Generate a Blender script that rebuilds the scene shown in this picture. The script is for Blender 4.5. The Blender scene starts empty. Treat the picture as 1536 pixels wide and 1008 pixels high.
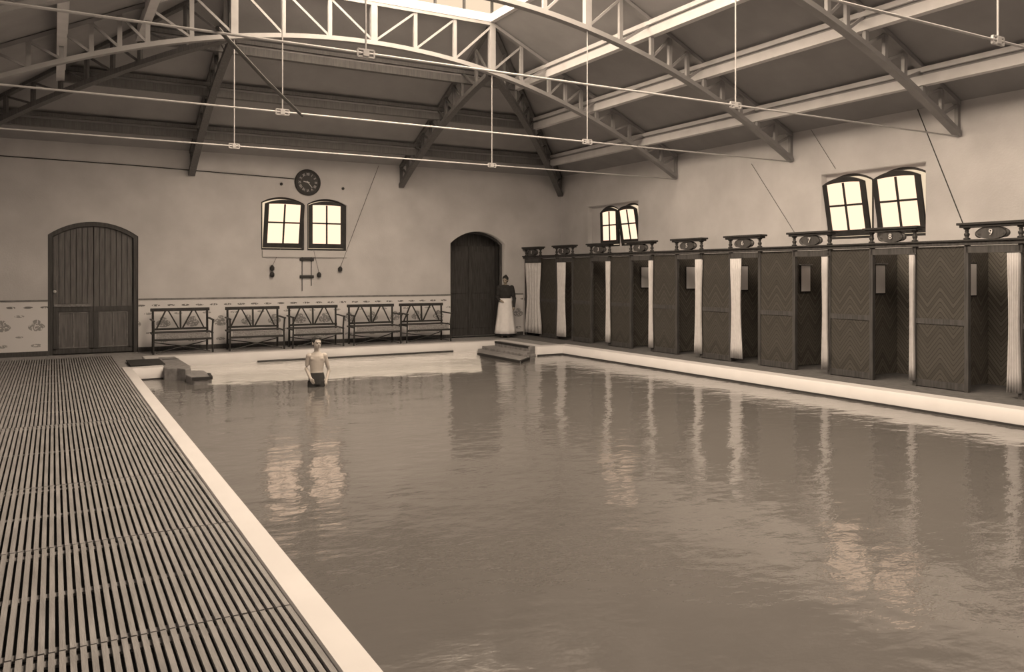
import bpy, bmesh, math, random
from mathutils import Vector, Matrix
random.seed(7)
PI = math.pi
SC = bpy.context.scene
COL = SC.collection

# ------------------------------------------------------------------ materials
def nt(m):
    m.use_nodes = True
    return m.node_tree, m.node_tree.nodes, m.node_tree.links

def mat(name, rgb, rough=0.6, var=0.12, scale=6.0, bump=0.0, bscale=40.0, stretch=(1, 1, 1), spec=0.3, metal=0.0):
    m = bpy.data.materials.new(name)
    t, n, l = nt(m)
    b = n['Principled BSDF']
    b.inputs['Roughness'].default_value = rough
    b.inputs['Metallic'].default_value = metal
    b.inputs['Specular IOR Level'].default_value = spec
    tc = n.new('ShaderNodeTexCoord'); mp = n.new('ShaderNodeMapping')
    mp.inputs['Scale'].default_value = stretch
    l.new(tc.outputs['Object'], mp.inputs['Vector'])
    nz = n.new('ShaderNodeTexNoise'); nz.inputs['Scale'].default_value = scale; nz.inputs['Detail'].default_value = 5
    l.new(mp.outputs['Vector'], nz.inputs['Vector'])
    cr = n.new('ShaderNodeValToRGB')
    cr.color_ramp.elements[0].position = 0.3; cr.color_ramp.elements[1].position = 0.7
    cr.color_ramp.elements[0].color = (*[c * (1 - var) for c in rgb], 1)
    cr.color_ramp.elements[1].color = (*[min(1, c * (1 + var)) for c in rgb], 1)
    l.new(nz.outputs['Fac'], cr.inputs['Fac']); l.new(cr.outputs['Color'], b.inputs['Base Color'])
    if bump:
        n2 = n.new('ShaderNodeTexNoise'); n2.inputs['Scale'].default_value = bscale; n2.inputs['Detail'].default_value = 3
        l.new(mp.outputs['Vector'], n2.inputs['Vector'])
        bp = n.new('ShaderNodeBump'); bp.inputs['Strength'].default_value = bump; bp.inputs['Distance'].default_value = 0.02
        l.new(n2.outputs['Fac'], bp.inputs['Height']); l.new(bp.outputs['Normal'], b.inputs['Normal'])
    return m

def emis(name, rgb, s):
    m = bpy.data.materials.new(name)
    t, n, l = nt(m)
    n.remove(n['Principled BSDF'])
    e = n.new('ShaderNodeEmission'); e.inputs[0].default_value = (*rgb, 1); e.inputs[1].default_value = s
    l.new(e.outputs[0], n['Material Output'].inputs[0])
    return m

def g(v, w=0.0):            # slightly warm grey
    return (v, v * (0.98 - w * .6), v * (1.0 - w))

M = {}
M['plaster'] = mat('wall_plaster', g(.54), .9, .10, 1.3, .15, 30)
M['ceiling'] = mat('ceiling_board', g(.31), .9, .07, 2.0, .1, 20)
M['truss'] = mat('painted_iron', g(.28), .55, .08, 4)
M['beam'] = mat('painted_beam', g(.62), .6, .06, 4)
M['rod'] = mat('tie_rod_iron', g(.40), .4, .1, 5, spec=.5)
M['darkmetal'] = mat('dark_iron', g(.05), .5, .2, 8)
M['dark_wood'] = mat('dark_varnished_wood', g(.060, .02), .5, .35, 5, .1, 30, (6, 6, .6), .4)
M['door_wood'] = mat('door_boards', g(.12, .02), .32, .35, 5, .1, 30, (6, 6, .5), .6)
M['frame'] = mat('dark_window_frame', g(.035, .01), .5, .2, 8)
M['bench'] = mat('bench_wood', g(.035, .01), .5, .25, 8)
M['bench_pad'] = mat('bench_woven_apron', g(.22), .9, .3, 30)
M['kerb'] = mat('white_stone_kerb', g(.54), .5, .03, 3)
M['stone'] = mat('wet_step_stone', g(.19, .01), .5, .3, 10, .2, 40)
M['walk'] = mat('cement_walkway', g(.26), .85, .18, 9, .2, 60)
M['slat'] = mat('deck_slat_wood', g(.215), .7, .2, 4, .2, 30, (6, .7, 6))
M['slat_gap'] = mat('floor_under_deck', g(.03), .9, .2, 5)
M['curtain'] = mat('white_curtain_cloth', g(.56), .9, .06, 12)
M['mirror'] = mat('mirror_glass', g(.85), .25, .05, 3, spec=.6)
M['black'] = mat('matt_black', g(.03), .8, .2, 8)
M['skin'] = mat('skin', (.42, .385, .36), .6, .06, 8)
M['skin_dark'] = mat('darker_skin', (.30, .26, .22), .6, .06, 8)  # darker skin tone for the woman
M['hair'] = mat('dark_hair', g(.03), .6, .3, 30)
M['cloth_dark'] = mat('dark_cloth', g(.035), .9, .2, 10)
M['cloth_white'] = mat('white_cloth', g(.75), .9, .05, 8)
M['pool'] = mat('pool_basin_tile', g(.4), .5, .1, 3)
M['digits'] = mat('pale_paint', g(.6), .6, .05, 5)
M['numeral'] = mat('clock_numeral_paint', g(.6), .6, .05, 5)
M['dial'] = mat('dark_clock_dial', g(.05), .5, .2, 5)
M['walk_dark'] = mat('dark_walkway_matting', g(.11), .9, .2, 9, .2, 60)
M['end_shade'] = mat('shade_darkened_timber', g(.13, .01), .6, .2, 6, .1, 30, (6, 6, .6))  # end-slope beams and half trusses: their shade is put into the colour
M['rope'] = mat('cord', g(.16), .9, .1, 20)
M['window_light'] = emis('daylit_window_glass', (1, .70, .49), 1.5)
M['sky_side'] = emis('daylit_lantern_side_glass', (1, .80, .595), 22.0)
M['sky_end'] = emis('daylit_lantern_end_glass', (1, .78, .56), 1.0)
M['sky_top'] = emis('daylit_lantern_roof_glass', (1, .80, .595), 14.5)

def math_node(n, l, op, a, b=None, c=None):
    k = n.new('ShaderNodeMath'); k.operation = op
    for i, v in enumerate((a, b, c)):
        if v is None: continue
        if isinstance(v, (int, float)): k.inputs[i].default_value = v
        else: l.new(v, k.inputs[i])
    return k.outputs[0]

def herring(name, amp, base):
    m = bpy.data.materials.new(name)
    t, n, l = nt(m); b = n['Principled BSDF']
    b.inputs['Roughness'].default_value = .5; b.inputs['Specular IOR Level'].default_value = .35
    tc = n.new('ShaderNodeTexCoord'); sp = n.new('ShaderNodeSeparateXYZ'); l.new(tc.outputs['Object'], sp.inputs[0])
    s = math_node(n, l, 'ADD', sp.outputs[0], sp.outputs[1])
    f = math_node(n, l, 'PINGPONG', s, .19)
    v = math_node(n, l, 'ADD', math_node(n, l, 'MULTIPLY', f, 1.3), sp.outputs[2])
    w = math_node(n, l, 'MULTIPLY', v, 1 / .075)
    fr = math_node(n, l, 'FRACT', w)
    line = math_node(n, l, 'GREATER_THAN', fr, .16)
    fl = math_node(n, l, 'FLOOR', w)
    wn = n.new('ShaderNodeTexWhiteNoise'); wn.noise_dimensions = '1D'; l.new(fl, wn.inputs['W'])
    br = math_node(n, l, 'ADD', math_node(n, l, 'MULTIPLY', wn.outputs[0], .5), .6)
    k = math_node(n, l, 'MULTIPLY', br, line)
    k2 = math_node(n, l, 'ADD', math_node(n, l, 'MULTIPLY', k, amp), base)
    cb = n.new('ShaderNodeCombineColor')
    l.new(k2, cb.inputs[0]); l.new(math_node(n, l, 'MULTIPLY', k2, .93), cb.inputs[1]); l.new(math_node(n, l, 'MULTIPLY', k2, .84), cb.inputs[2])
    l.new(cb.outputs[0], b.inputs['Base Color'])
    bp = n.new('ShaderNodeBump'); bp.inputs['Strength'].default_value = .5; bp.inputs['Distance'].default_value = .006
    l.new(line, bp.inputs['Height']); l.new(bp.outputs[0], b.inputs['Normal'])
    return m
M['herring'] = herring('herringbone_dark_boards', .042, .022)
M['herring_lit'] = herring('herringbone_lit_inner_boards', .115, .035)  # lighter copy of the same boards, cabin interior brightness put into the colour

def wainscot_mat():
    m = bpy.data.materials.new('patterned_wall_tile')
    t, n, l = nt(m); b = n['Principled BSDF']; b.inputs['Roughness'].default_value = .5
    tc = n.new('ShaderNodeTexCoord'); sp = n.new('ShaderNodeSeparateXYZ'); l.new(tc.outputs['Object'], sp.inputs[0])
    x, z = sp.outputs[0], sp.outputs[2]
    def spot(px, zc, hx, hz, off=0.0, soft=True):
        u = math_node(n, l, 'ABSOLUTE', math_node(n, l, 'SUBTRACT', math_node(n, l, 'PINGPONG', math_node(n, l, 'ADD', x, off + 50 * px), px / 2), px / 2))
        v = math_node(n, l, 'ABSOLUTE', math_node(n, l, 'SUBTRACT', z, zc))
        uu = math_node(n, l, 'POWER', math_node(n, l, 'DIVIDE', u, hx), 2)
        vv = math_node(n, l, 'POWER', math_node(n, l, 'DIVIDE', v, hz), 2)
        return math_node(n, l, 'LESS_THAN', math_node(n, l, 'ADD', uu, vv), 1)
    a = spot(.30, 1.00, .085, .022)
    c = spot(.60, .60, .15, .085)
    c2 = spot(.60, .70, .07, .05, .0)
    d = spot(.60, .22, .10, .035)
    e = spot(.60, .40, .07, .02, .3)
    f = spot(.60, .82, .09, .025, .3)
    s = math_node(n, l, 'MAXIMUM', a, math_node(n, l, 'MULTIPLY', math_node(n, l, 'MAXIMUM', c, c2), .75))
    s = math_node(n, l, 'MAXIMUM', s, math_node(n, l, 'MULTIPLY', math_node(n, l, 'MAXIMUM', d, math_node(n, l, 'MAXIMUM', e, f)), .7))
    nz = n.new('ShaderNodeTexNoise'); nz.inputs['Scale'].default_value = 26; nz.inputs['Detail'].default_value = 3
    l.new(tc.outputs['Object'], nz.inputs['Vector'])
    gate = math_node(n, l, 'GREATER_THAN', nz.outputs['Fac'], .44)
    s = math_node(n, l, 'MULTIPLY', s, gate)
    mx = n.new('ShaderNodeMix'); mx.data_type = 'RGBA'
    l.new(s, mx.inputs['Factor']); mx.inputs[6].default_value = (*g(.68), 1); mx.inputs[7].default_value = (*g(.16), 1)
    l.new(mx.outputs[2], b.inputs['Base Color'])
    return m
M['wainscot'] = wainscot_mat()

def water_mat():
    m = bpy.data.materials.new('pool_water')
    t, n, l = nt(m); b = n['Principled BSDF']
    b.inputs['Roughness'].default_value = .08
    b.inputs['IOR'].default_value = 1.95
    tc = n.new('ShaderNodeTexCoord')
    def noise(sc, st, det):
        mp = n.new('ShaderNodeMapping'); mp.inputs['Scale'].default_value = st
        mp.inputs['Rotation'].default_value = (0, 0, math.radians(25))
        l.new(tc.outputs['Object'], mp.inputs['Vector'])
        k = n.new('ShaderNodeTexNoise'); k.inputs['Scale'].default_value = sc; k.inputs['Detail'].default_value = det
        l.new(mp.outputs['Vector'], k.inputs['Vector']); return k.outputs['Fac']
    # pale patch painted into the water colour by the bay wall; no ledge below
    sp = n.new('ShaderNodeSeparateXYZ'); l.new(tc.outputs['Object'], sp.inputs[0]); X, Y = sp.outputs[0], sp.outputs[1]
    wob = math_node(n, l, 'MULTIPLY', math_node(n, l, 'SUBTRACT', noise(2.2, (1, 3, 1), 4), .5), 1.6)
    def ramp(v, a, c_):
        k = n.new('ShaderNodeMapRange'); k.interpolation_type = 'SMOOTHSTEP'; l.new(v, k.inputs[0]); k.inputs[1].default_value = a; k.inputs[2].default_value = c_
        return k.outputs[0]
    e1 = ramp(math_node(n, l, 'ADD', math_node(n, l, 'ADD', Y, math_node(n, l, 'MULTIPLY', X, .14)), wob), 14.45, 15.0)
    e2 = ramp(X, 2.2, 2.35)
    e3 = ramp(math_node(n, l, 'SUBTRACT', math_node(n, l, 'MULTIPLY', Y, .5), X), -.30, -.25)
    mk = math_node(n, l, 'MULTIPLY', math_node(n, l, 'MULTIPLY', e1, e2), e3)
    mx = n.new('ShaderNodeMix'); mx.data_type = 'RGBA'; l.new(mk, mx.inputs['Factor'])
    mx.inputs[6].default_value = (.105, .10, .098, 1); mx.inputs[7].default_value = (.62, .61, .60, 1)
    l.new(mx.outputs[2], b.inputs['Base Color'])
    a = noise(1.3, (1, 1.3, 1), 2); c = noise(7, (1, 1.6, 1), 3)
    h = math_node(n, l, 'ADD', math_node(n, l, 'MULTIPLY', a, 1.0), math_node(n, l, 'MULTIPLY', c, .22))
    bp = n.new('ShaderNodeBump'); bp.inputs['Strength'].default_value = 1.0; bp.inputs['Distance'].default_value = .017
    l.new(h, bp.inputs['Height']); l.new(bp.outputs[0], b.inputs['Normal'])
    return m
M['water'] = water_mat()

# ------------------------------------------------------------------ mesh helpers
class MB:
    def __init__(s): s.bm = bmesh.new()
    def box(s, x0, x1, y0, y1, z0, z1, mtx=None):
        vs = [s.bm.verts.new(((mtx @ Vector(p)) if mtx else Vector(p))) for p in
              [(x0, y0, z0), (x1, y0, z0), (x1, y1, z0), (x0, y1, z0), (x0, y0, z1), (x1, y0, z1), (x1, y1, z1), (x0, y1, z1)]]
        for f in [(0, 3, 2, 1), (4, 5, 6, 7), (0, 1, 5, 4), (1, 2, 6, 5), (2, 3, 7, 6), (3, 0, 4, 7)]:
            s.bm.faces.new([vs[i] for i in f])
        return s
    def bar(s, p0, p1, w, h, up=(0, 0, 1)):
        p0 = Vector(p0); p1 = Vector(p1); d = (p1 - p0); L = d.length; d.normalize()
        side = d.cross(Vector(up))
        if side.length < 1e-4: side = d.cross(Vector((0, 1, 0)))
        side.normalize(); u = side.cross(d)
        mt = Matrix((( d.x, side.x, u.x, p0.x), (d.y, side.y, u.y, p0.y), (d.z, side.z, u.z, p0.z), (0, 0, 0, 1)))
        return s.box(0, L, -w / 2, w / 2, -h / 2, h / 2, mt)
    def ring_loft(s, rings, cap=True):
        R = [[s.bm.verts.new(p) for p in r] for r in rings]
        n = len(R[0])
        for a, b in zip(R, R[1:]):
            for i in range(n):
                s.bm.faces.new((a[i], a[(i + 1) % n], b[(i + 1) % n], b[i]))
        if cap:
            s.bm.faces.new(list(reversed(R[0]))); s.bm.faces.new(R[-1])
        return s
    def tube(s, pts, r, n=8):
        pts = [Vector(p) for p in pts]
        rs = r if isinstance(r, (list, tuple)) else [r] * len(pts)
        rings = []
        for i, p in enumerate(pts):
            d = (pts[min(i + 1, len(pts) - 1)] - pts[max(i - 1, 0)]).normalized()
            a = d.cross(Vector((0, 0, 1)))
            if a.length < .1: a = d.cross(Vector((0, 1, 0)))
            a.normalize(); b = a.cross(d)
            rings.append([p + rs[i] * (math.cos(t) * a - math.sin(t) * b) for t in [2 * PI * k / n for k in range(n)]])
        return s.ring_loft(rings)
    def lathe(s, prof, o=(0, 0, 0), n=12):
        o = Vector(o)
        return s.ring_loft([[o + Vector((r * math.cos(2 * PI * k / n), r * math.sin(2 * PI * k / n), z)) for k in range(n)] for r, z in prof])
    def ellip(s, c, r, rot=None, seg=16, rin=10):
        mt = Matrix.Translation(Vector(c)) @ (rot.to_4x4() if rot else Matrix()) @ Matrix.Diagonal((*r, 1))
        bmesh.ops.create_uvsphere(s.bm, u_segments=seg, v_segments=rin, radius=1, matrix=mt)
        return s
    def prism(s, poly, z0, z1):
        a = [s.bm.verts.new((x, y, z0)) for x, y in poly]; b = [s.bm.verts.new((x, y, z1)) for x, y in poly]
        n = len(poly)
        s.bm.faces.new(list(reversed(a))); s.bm.faces.new(b)
        for i in range(n): s.bm.faces.new((a[i], a[(i + 1) % n], b[(i + 1) % n], b[i]))
        return s
    def build(s, name, m, parent=None, smooth=False, bevel=0, loc=None):
        bmesh.ops.recalc_face_normals(s.bm, faces=s.bm.faces)
        me = bpy.data.meshes.new(name); s.bm.to_mesh(me); s.bm.free()
        me.materials.append(m)
        if smooth:
            for p in me.polygons: p.use_smooth = True
        o = bpy.data.objects.new(name, me); COL.objects.link(o)
        if parent: o.parent = parent
        if loc: o.location = loc
        if bevel:
            b = o.modifiers.new('bevel', 'BEVEL'); b.width = bevel; b.segments = 2; b.limit_method = 'ANGLE'
        return o

def plate(name, m, outline, holes, t, f, parent=None, bevel=0):
    """flat outline with holes, thickness t (w from 0 to t), mapped through f(u, v, w)"""
    cu = bpy.data.curves.new('tmp', 'CURVE'); cu.dimensions = '2D'; cu.fill_mode = 'BOTH'; cu.extrude = t / 2
    for loop in [outline] + holes:
        sp = cu.splines.new('POLY'); sp.points.add(len(loop) - 1)
        for p, (u, v) in zip(sp.points, loop): p.co = (u, v, 0, 1)
        sp.use_cyclic_u = True
    o = bpy.data.objects.new('tmp', cu); COL.objects.link(o)
    dg = bpy.context.evaluated_depsgraph_get(); dg.update()
    me = bpy.data.meshes.new_from_object(o.evaluated_get(dg))
    bpy.data.objects.remove(o); bpy.data.curves.remove(cu)
    for v in me.vertices: v.co = f(v.co.x, v.co.y, v.co.z + t / 2)
    bm = bmesh.new(); bm.from_mesh(me); bmesh.ops.remove_doubles(bm, verts=bm.verts, dist=1e-5)
    bmesh.ops.recalc_face_normals(bm, faces=bm.faces); bm.to_mesh(me); bm.free()
    me.name = name; me.materials.clear(); me.materials.append(m)
    ob = bpy.data.objects.new(name, me); COL.objects.link(ob)
    if parent: ob.parent = parent
    if bevel:
        b = ob.modifiers.new('bevel', 'BEVEL'); b.width = bevel; b.segments = 1; b.limit_method = 'ANGLE'
    return ob

def arch(x0, x1, z0, zs, zt, n=14):
    """outline with a segmental arched top"""
    w = (x1 - x0) / 2; h = max(zt - zs, 1e-3); R = (w * w + h * h) / (2 * h); cz = zt - R; cx = (x0 + x1) / 2
    a = math.asin(min(1, w / R))
    pts = [(x0, z0), (x1, z0)]
    for k in range(n + 1):
        t = a - 2 * a * k / n
        pts.append((cx + R * math.sin(t), cz + R * math.cos(t)))
    return pts

def rect(x0, x1, z0, z1): return [(x0, z0), (x1, z0), (x1, z1), (x0, z1)]

def tag(o, label=None, cat=None, group=None, kind=None):
    if label: o['label'] = label
    if cat: o['category'] = cat
    if group: o['group'] = group
    if kind: o['kind'] = kind
    return o

def empty(name, loc, rz=0.0):
    o = bpy.data.objects.new(name, None); COL.objects.link(o); o.empty_display_size = .1
    o.location = loc; o.rotation_euler = (0, 0, rz); return o

def copy_tree(o, parent=None):
    c = o.copy(); COL.objects.link(c)
    if parent: c.parent = parent
    for ch in [k for k in bpy.data.objects if k.parent == o]: copy_tree(ch, c)
    return c

def text_mesh(name, s, size, m, parent, depth=.004, f=None, loc=(0, 0, 0)):
    cu = bpy.data.curves.new('t', 'FONT'); cu.body = s; cu.size = size; cu.align_x = 'CENTER'; cu.align_y = 'CENTER'; cu.extrude = depth
    o = bpy.data.objects.new('t', cu); COL.objects.link(o)
    dg = bpy.context.evaluated_depsgraph_get(); dg.update()
    me = bpy.data.meshes.new_from_object(o.evaluated_get(dg)); bpy.data.objects.remove(o)
    if f:
        for v in me.vertices: v.co = f(v.co)
    me.name = name; me.materials.clear(); me.materials.append(m)
    ob = bpy.data.objects.new(name, me); COL.objects.link(ob); ob.parent = parent; ob.location = loc
    return ob

# ------------------------------------------------------------------ dimensions (metres)
XL, XR, YF, YB = -2.16, 12.5, -3.72, 19.2
ZW = 4.43                       # wall top
XC = 5.17                       # roof centre line
HL = 2.49                       # half width of lantern
ZN = 6.75                       # roof height at lantern edge
YLF, YLB = .98, 14.3            # lantern ends
SL = (ZN - ZW) / (XR - XC - HL)
def roof_z(dx): return ZN if dx <= HL else ZW + SL * (XR - XC - dx)
def low_z(dx): return 5.97 - .0387 * dx * dx
WZ = -.18                       # water level

# ------------------------------------------------------------------ setting: walls
back = plate('wall_back', M['plaster'], rect(XL - .4, XR + .4, -.4, ZW + .02),
    [arch(-.10, 1.60, 0, 2.5, 2.79), arch(9.05, 10.70, 0, 2.49, 2.82),
     arch(4.20, 5.22, 2.25, 3.36, 3.50), arch(5.28, 6.26, 2.25, 3.36, 3.50)], .4,
    lambda u, v, w: (u, YB + w, v))
tag(back, kind='structure')
right = plate('wall_right', M['plaster'], rect(YF, YB, -.4, ZW + .02),
    [rect(8.20, 10.28, 2.31, 3.55), rect(15.72, 17.88, 2.38, 3.50)], .4,
    lambda u, v, w: (XR + w, u, v))
tag(right, kind='structure')
left = plate('wall_left', M['plaster'], rect(YF, YB, -.4, ZW + .02), [], .4, lambda u, v, w: (XL - w, u, v))
tag(left, kind='structure')
frontw = plate('wall_front', M['plaster'], rect(XL - .4, XR + .4, -.4, ZW + .02), [], .4, lambda u, v, w: (u, YF - w, v))
tag(frontw, kind='structure')

# arched fillings in the two recesses of the right wall
for y0, y1, z0, z1, nm in ((8.20, 10.28, 2.31, 3.55, 'trim_1'), (15.72, 17.88, 2.38, 3.50, 'trim_2')):
    ym = (y0 + y1) / 2
    yh = y1 - .02
    if nm == 'trim_2': yh = 17.51; ym = 16.615
    o = plate(nm, M['plaster'], rect(y0, y1, z0, z1),
              [arch(y0 + .02, ym - .03, z0 + .02, z1 - .18, z1 - .03), arch(ym + .03, yh, z0 + .02, z1 - .18, z1 - .03)], .12,
              lambda u, v, w: (XR + .14 + w, u, v))
    tag(o, kind='structure')
o = MB().box(4.22, 6.24, YB - .05, YB + .12, 2.08, 2.245).build('trim_3', M['kerb'], bevel=.01); tag(o, kind='structure')

# wainscot, its border, baseboard
wz = 1.12
for i, (x0, x1) in enumerate(((XL, -.10), (1.60, 9.05), (10.70, 11.25))):
    o = MB().box(x0, x1, YB - .012, YB, .1, wz).build('trim_%d' % (4 + i), M['wainscot']); tag(o, kind='structure')
    o = MB().box(x0, x1, YB - .025, YB, wz, wz + .035).build('trim_%d' % (8 + i), M['stone']); tag(o, kind='structure')
    o = MB().box(x0, x1, YB - .03, YB, 0, .1).build('baseboard_back' + ('' if i == 0 else '_%d' % i), M['dark_wood']); tag(o, kind='structure')

# floor with pool opening
def pool_outline(e=0.0, el=0.0):
    return [(1.21 - el, -2.2 - e), (10.27 + e, -2.2 - e), (10.27 + e, 15.7 + e), (9.58 + e, 15.7 + e), (9.58 + e, 17.55 + e),
            (1.85 - e, 17.55 + e), (1.85 - e, 15.6 + e), (1.21 - el, 15.6 + e)]
fl = plate('floor', M['walk'], rect(XL, XR, YF, YB), [pool_outline(.30, .16)], .4, lambda u, v, w: (u, v, -.4 + w)); tag(fl, kind='structure')
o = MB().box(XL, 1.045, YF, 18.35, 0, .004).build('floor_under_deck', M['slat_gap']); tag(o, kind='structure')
kb = plate('trim_20', M['kerb'], pool_outline(.30, .16), [pool_outline()], .45, lambda u, v, w: (u, v, -.42 + w), bevel=.012); tag(kb, kind='structure')
o = MB().box(10.575, XR, YF, YB, 0, .006).build('floor_right_walkway', M['walk_dark']); tag(o, kind='structure')
# basin
o = plate('trim_21', M['pool'], pool_outline(.29, .15), [pool_outline(-.0, 0)], .6, lambda u, v, w: (u, v, -1.02 + w)); tag(o, kind='structure')
o = MB().prism(pool_outline(.29, .15), -1.1, -.80).build('floor_pool', M['pool']); tag(o, kind='structure')
o = MB().prism(pool_outline(), WZ - .05, WZ).build('pool_water', M['water'])
tag(o, 'calm murky water filling the indoor swimming pool', 'water', kind='stuff')
# thin dark strips on the pool wall just above the water
o = MB().box(10.255, 10.272, -2.2, 15.7, WZ - .02, WZ + .028).box(9.58, 10.27, 15.685, 15.702, WZ - .02, WZ + .028) \
    .build('trim_22', M['frame']); tag(o, kind='structure')
o = MB().box(1.21, 1.85, 15.585, 15.602, WZ - .02, WZ + .02).build('trim_23', M['frame']); tag(o, kind='structure')

# ------------------------------------------------------------------ roof
T = .1
def slab(name, pts, m):
    bm = MB(); a = [bm.bm.verts.new(p) for p in pts]; b = [bm.bm.verts.new((p[0], p[1], p[2] + T)) for p in pts]
    n = len(pts); bm.bm.faces.new(a); bm.bm.faces.new(list(reversed(b)))
    for i in range(n): bm.bm.faces.new((a[i], a[(i + 1) % n], b[(i + 1) % n], b[i]))
    return tag(bm.build(name, m), kind='structure')
xl, xr = XC - HL, XC + HL
slab('ceiling_right', [(XR, YF, ZW), (XR, YB, ZW), (xr, YLB, ZN), (xr, YLF, ZN)], M['ceiling'])
slab('ceiling_left', [(XL, YF, ZW), (XL, YB, ZW), (xl, YLB, ZN), (xl, YLF, ZN)], M['ceiling'])
slab('ceiling_back', [(XL, YB, ZW), (XR, YB, ZW), (xr, YLB, ZN), (xl, YLB, ZN)], M['ceiling'])
slab('ceiling_front', [(XL, YF, ZW), (XR, YF, ZW), (xr, YLF, ZN), (xl, YLF, ZN)], M['ceiling'])

# lantern skylight
lan = empty('roof_lantern', (0, 0, 0)); tag(lan, 'glazed roof lantern letting daylight in above the arched trusses', 'skylight')
b = MB()
for x in (xl, xr): b.box(x - .06, x + .06, YLF, YLB, ZN - .02, ZN + .14)
for y in (YLF, YLB): b.box(xl, xr, y - .06, y + .06, ZN - .02, ZN + .14)
b.build('curb', M['beam'], lan)
zt = ZN + .95
b = MB()
for k in range(25):
    y = YLF + (YLB - YLF) * k / 24
    for x in (xl, xr): b.box(x - .025, x + .025, y - .02, y + .02, ZN + .14, zt)
for k in range(9):
    x = xl + 2 * HL * k / 8
    for y in (YLF, YLB): b.box(x - .02, x + .02, y - .03, y + .03, ZN + .14, zt)
for z in (ZN + .42, ZN + .68, zt - .03):
    for x in (xl, xr): b.box(x - .03, x + .03, YLF, YLB, z, z + .035)
    for y in (YLF, YLB): b.box(xl, xr, y - .03, y + .03, z, z + .035)
b.build('glazing_bar', M['darkmetal'], lan)
b = MB()
b.box(xl - .035, xl - .03, YLF, YLB, ZN + .14, zt).build('side_glass', M['sky_side'], lan)
b = MB(); b.box(xr + .03, xr + .035, YLF, YLB, ZN + .14, zt)
b.box(xl, xr, YLF - .035, YLF - .031, ZN + .14, zt).box(xl, xr, YLB + .031, YLB + .035, ZN + .14, zt)
b.build('side_glass', M['sky_end'], lan)
b = MB()
zr = zt + .75
for s in (-1, 1):
    v = [b.bm.verts.new(p) for p in [(XC + s * (HL + .03), YLF, zt), (XC + s * (HL + .03), YLB, zt), (XC, YLB, zr), (XC, YLF, zr)]]
    b.bm.faces.new(v)
for y in (YLF, YLB):
    v = [b.bm.verts.new(p) for p in [(xl, y, zt), (xr, y, zt), (XC, y, zr)]]; b.bm.faces.new(v)
b.build('roof_glass', M['sky_top'], lan)
b = MB()
for k in range(25):
    y = YLF + (YLB - YLF) * k / 24
    for s in (-1, 1): b.bar((XC + s * HL, y, zt - .03), (XC, y, zr - .03), .035, .05)
b.bar((XC, YLF, zr - .03), (XC, YLB, zr - .03), .06, .08)
b.build('rafter_bar', M['darkmetal'], lan)

# purlins
def purlin(p0, p1, label, side, grp, m='beam'):
    """side: unit vector pointing to the room centre"""
    e = empty('purlin', p0)
    d = Vector(p1) - Vector(p0)
    tag(e, label, 'roof beam', grp)
    MB().bar((0, 0, -.235), d + Vector((0, 0, -.235)), .13, .15).build('beam', M[m], e)
    s = Vector(side) * .02
    MB().bar(s + Vector((0, 0, -.075)), s + d + Vector((0, 0, -.075)), .13, .075).build('fillet', M[m], e)
    MB().bar((0, 0, -.14), d + Vector((0, 0, -.14)), .06, .06).build('moulding', M['ceiling'], e)
PD = (3.84, 5.06, 6.40)
names = ('highest', 'middle', 'lowest')
yfrac = (YB - YLB) / (XR - XC - HL)
for k, dx in enumerate(PD):
    z = roof_z(dx); yb = YLB + (dx - HL) * yfrac; yf = YLF - (dx - HL) * (YLF - YF) / (XR - XC - HL)
    purlin((XC + dx, yf, z), (XC + dx, yb, z), names[k] + ' long white roof beam on the right-hand ceiling slope', (-1, 0, 0), 'long roof beams')
    purlin((XC - dx, yf, z), (XC - dx, yb, z), names[k] + ' long roof beam on the left-hand ceiling slope', (1, 0, 0), 'long roof beams')
    purlin((XC - dx, yb, z), (XC + dx, yb, z), names[k] + ' dark roof beam across the end slope above the clock wall', (0, -1, 0), 'roof beams of the end slope', 'end_shade')

# ------------------------------------------------------------------ trusses
DXN = [0, .83, 1.66, 2.49, 3.17, 3.84, 4.25, 4.65, 5.06, 5.50, 5.95, 6.40, 6.87, 7.29]
def lattice(root, dxs, f, chord=(.13, .08), post=.07, diag=.04, mt='truss'):
    """f(dx) -> horizontal vector from the root; heights follow the roof and the arch"""
    def top(d): v = Vector(f(d)); v.z = roof_z(abs(d)) - .05; return v
    def low(d): v = Vector(f(d)); v.z = low_z(abs(d)); return v
    lo, hi = dxs[0], dxs[-1]
    b = MB(); N = max(2, int((hi - lo) / .3)); rings = []
    side = (Vector(f(hi)) - Vector(f(lo))).normalized().cross(Vector((0, 0, 1)))
    pts = [low(lo + (hi - lo) * i / N) for i in range(N + 1)]
    for p in pts:
        rings.append([p + side * a * chord[0] / 2 + Vector((0, 0, c * chord[1] / 2)) for a, c in ((-1, -1), (1, -1), (1, 1), (-1, 1))])
    b.ring_loft(rings).build('bottom_chord', M[mt], root)
    ks = sorted({lo, hi} | {s * HL for s in (-1, 1) if lo < s * HL < hi}); rings = []
    for d in ks:
        p = top(d); rings.append([p + side * a * .05 + Vector((0, 0, c * .035)) for a, c in ((-1, -1), (1, -1), (1, 1), (-1, 1))])
    b = MB(); b.ring_loft(rings).build('top_chord', M[mt], root)
    for d in dxs:
        w = .12 if abs(abs(d) - HL) < .01 or d == 0 else post
        MB().bar(low(d), top(d), w, w * .8, up=side).build('post', M[mt], root)
    for a, c in zip(dxs, dxs[1:]):
        if a < -1e-6: a, c = c, a
        if abs(a) > abs(c): a, c = c, a
        MB().bar(low(a) + Vector((0, 0, .03)), top(c) - Vector((0, 0, .03)), diag, diag, up=side).build('diagonal_brace', M[mt], root)

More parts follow.
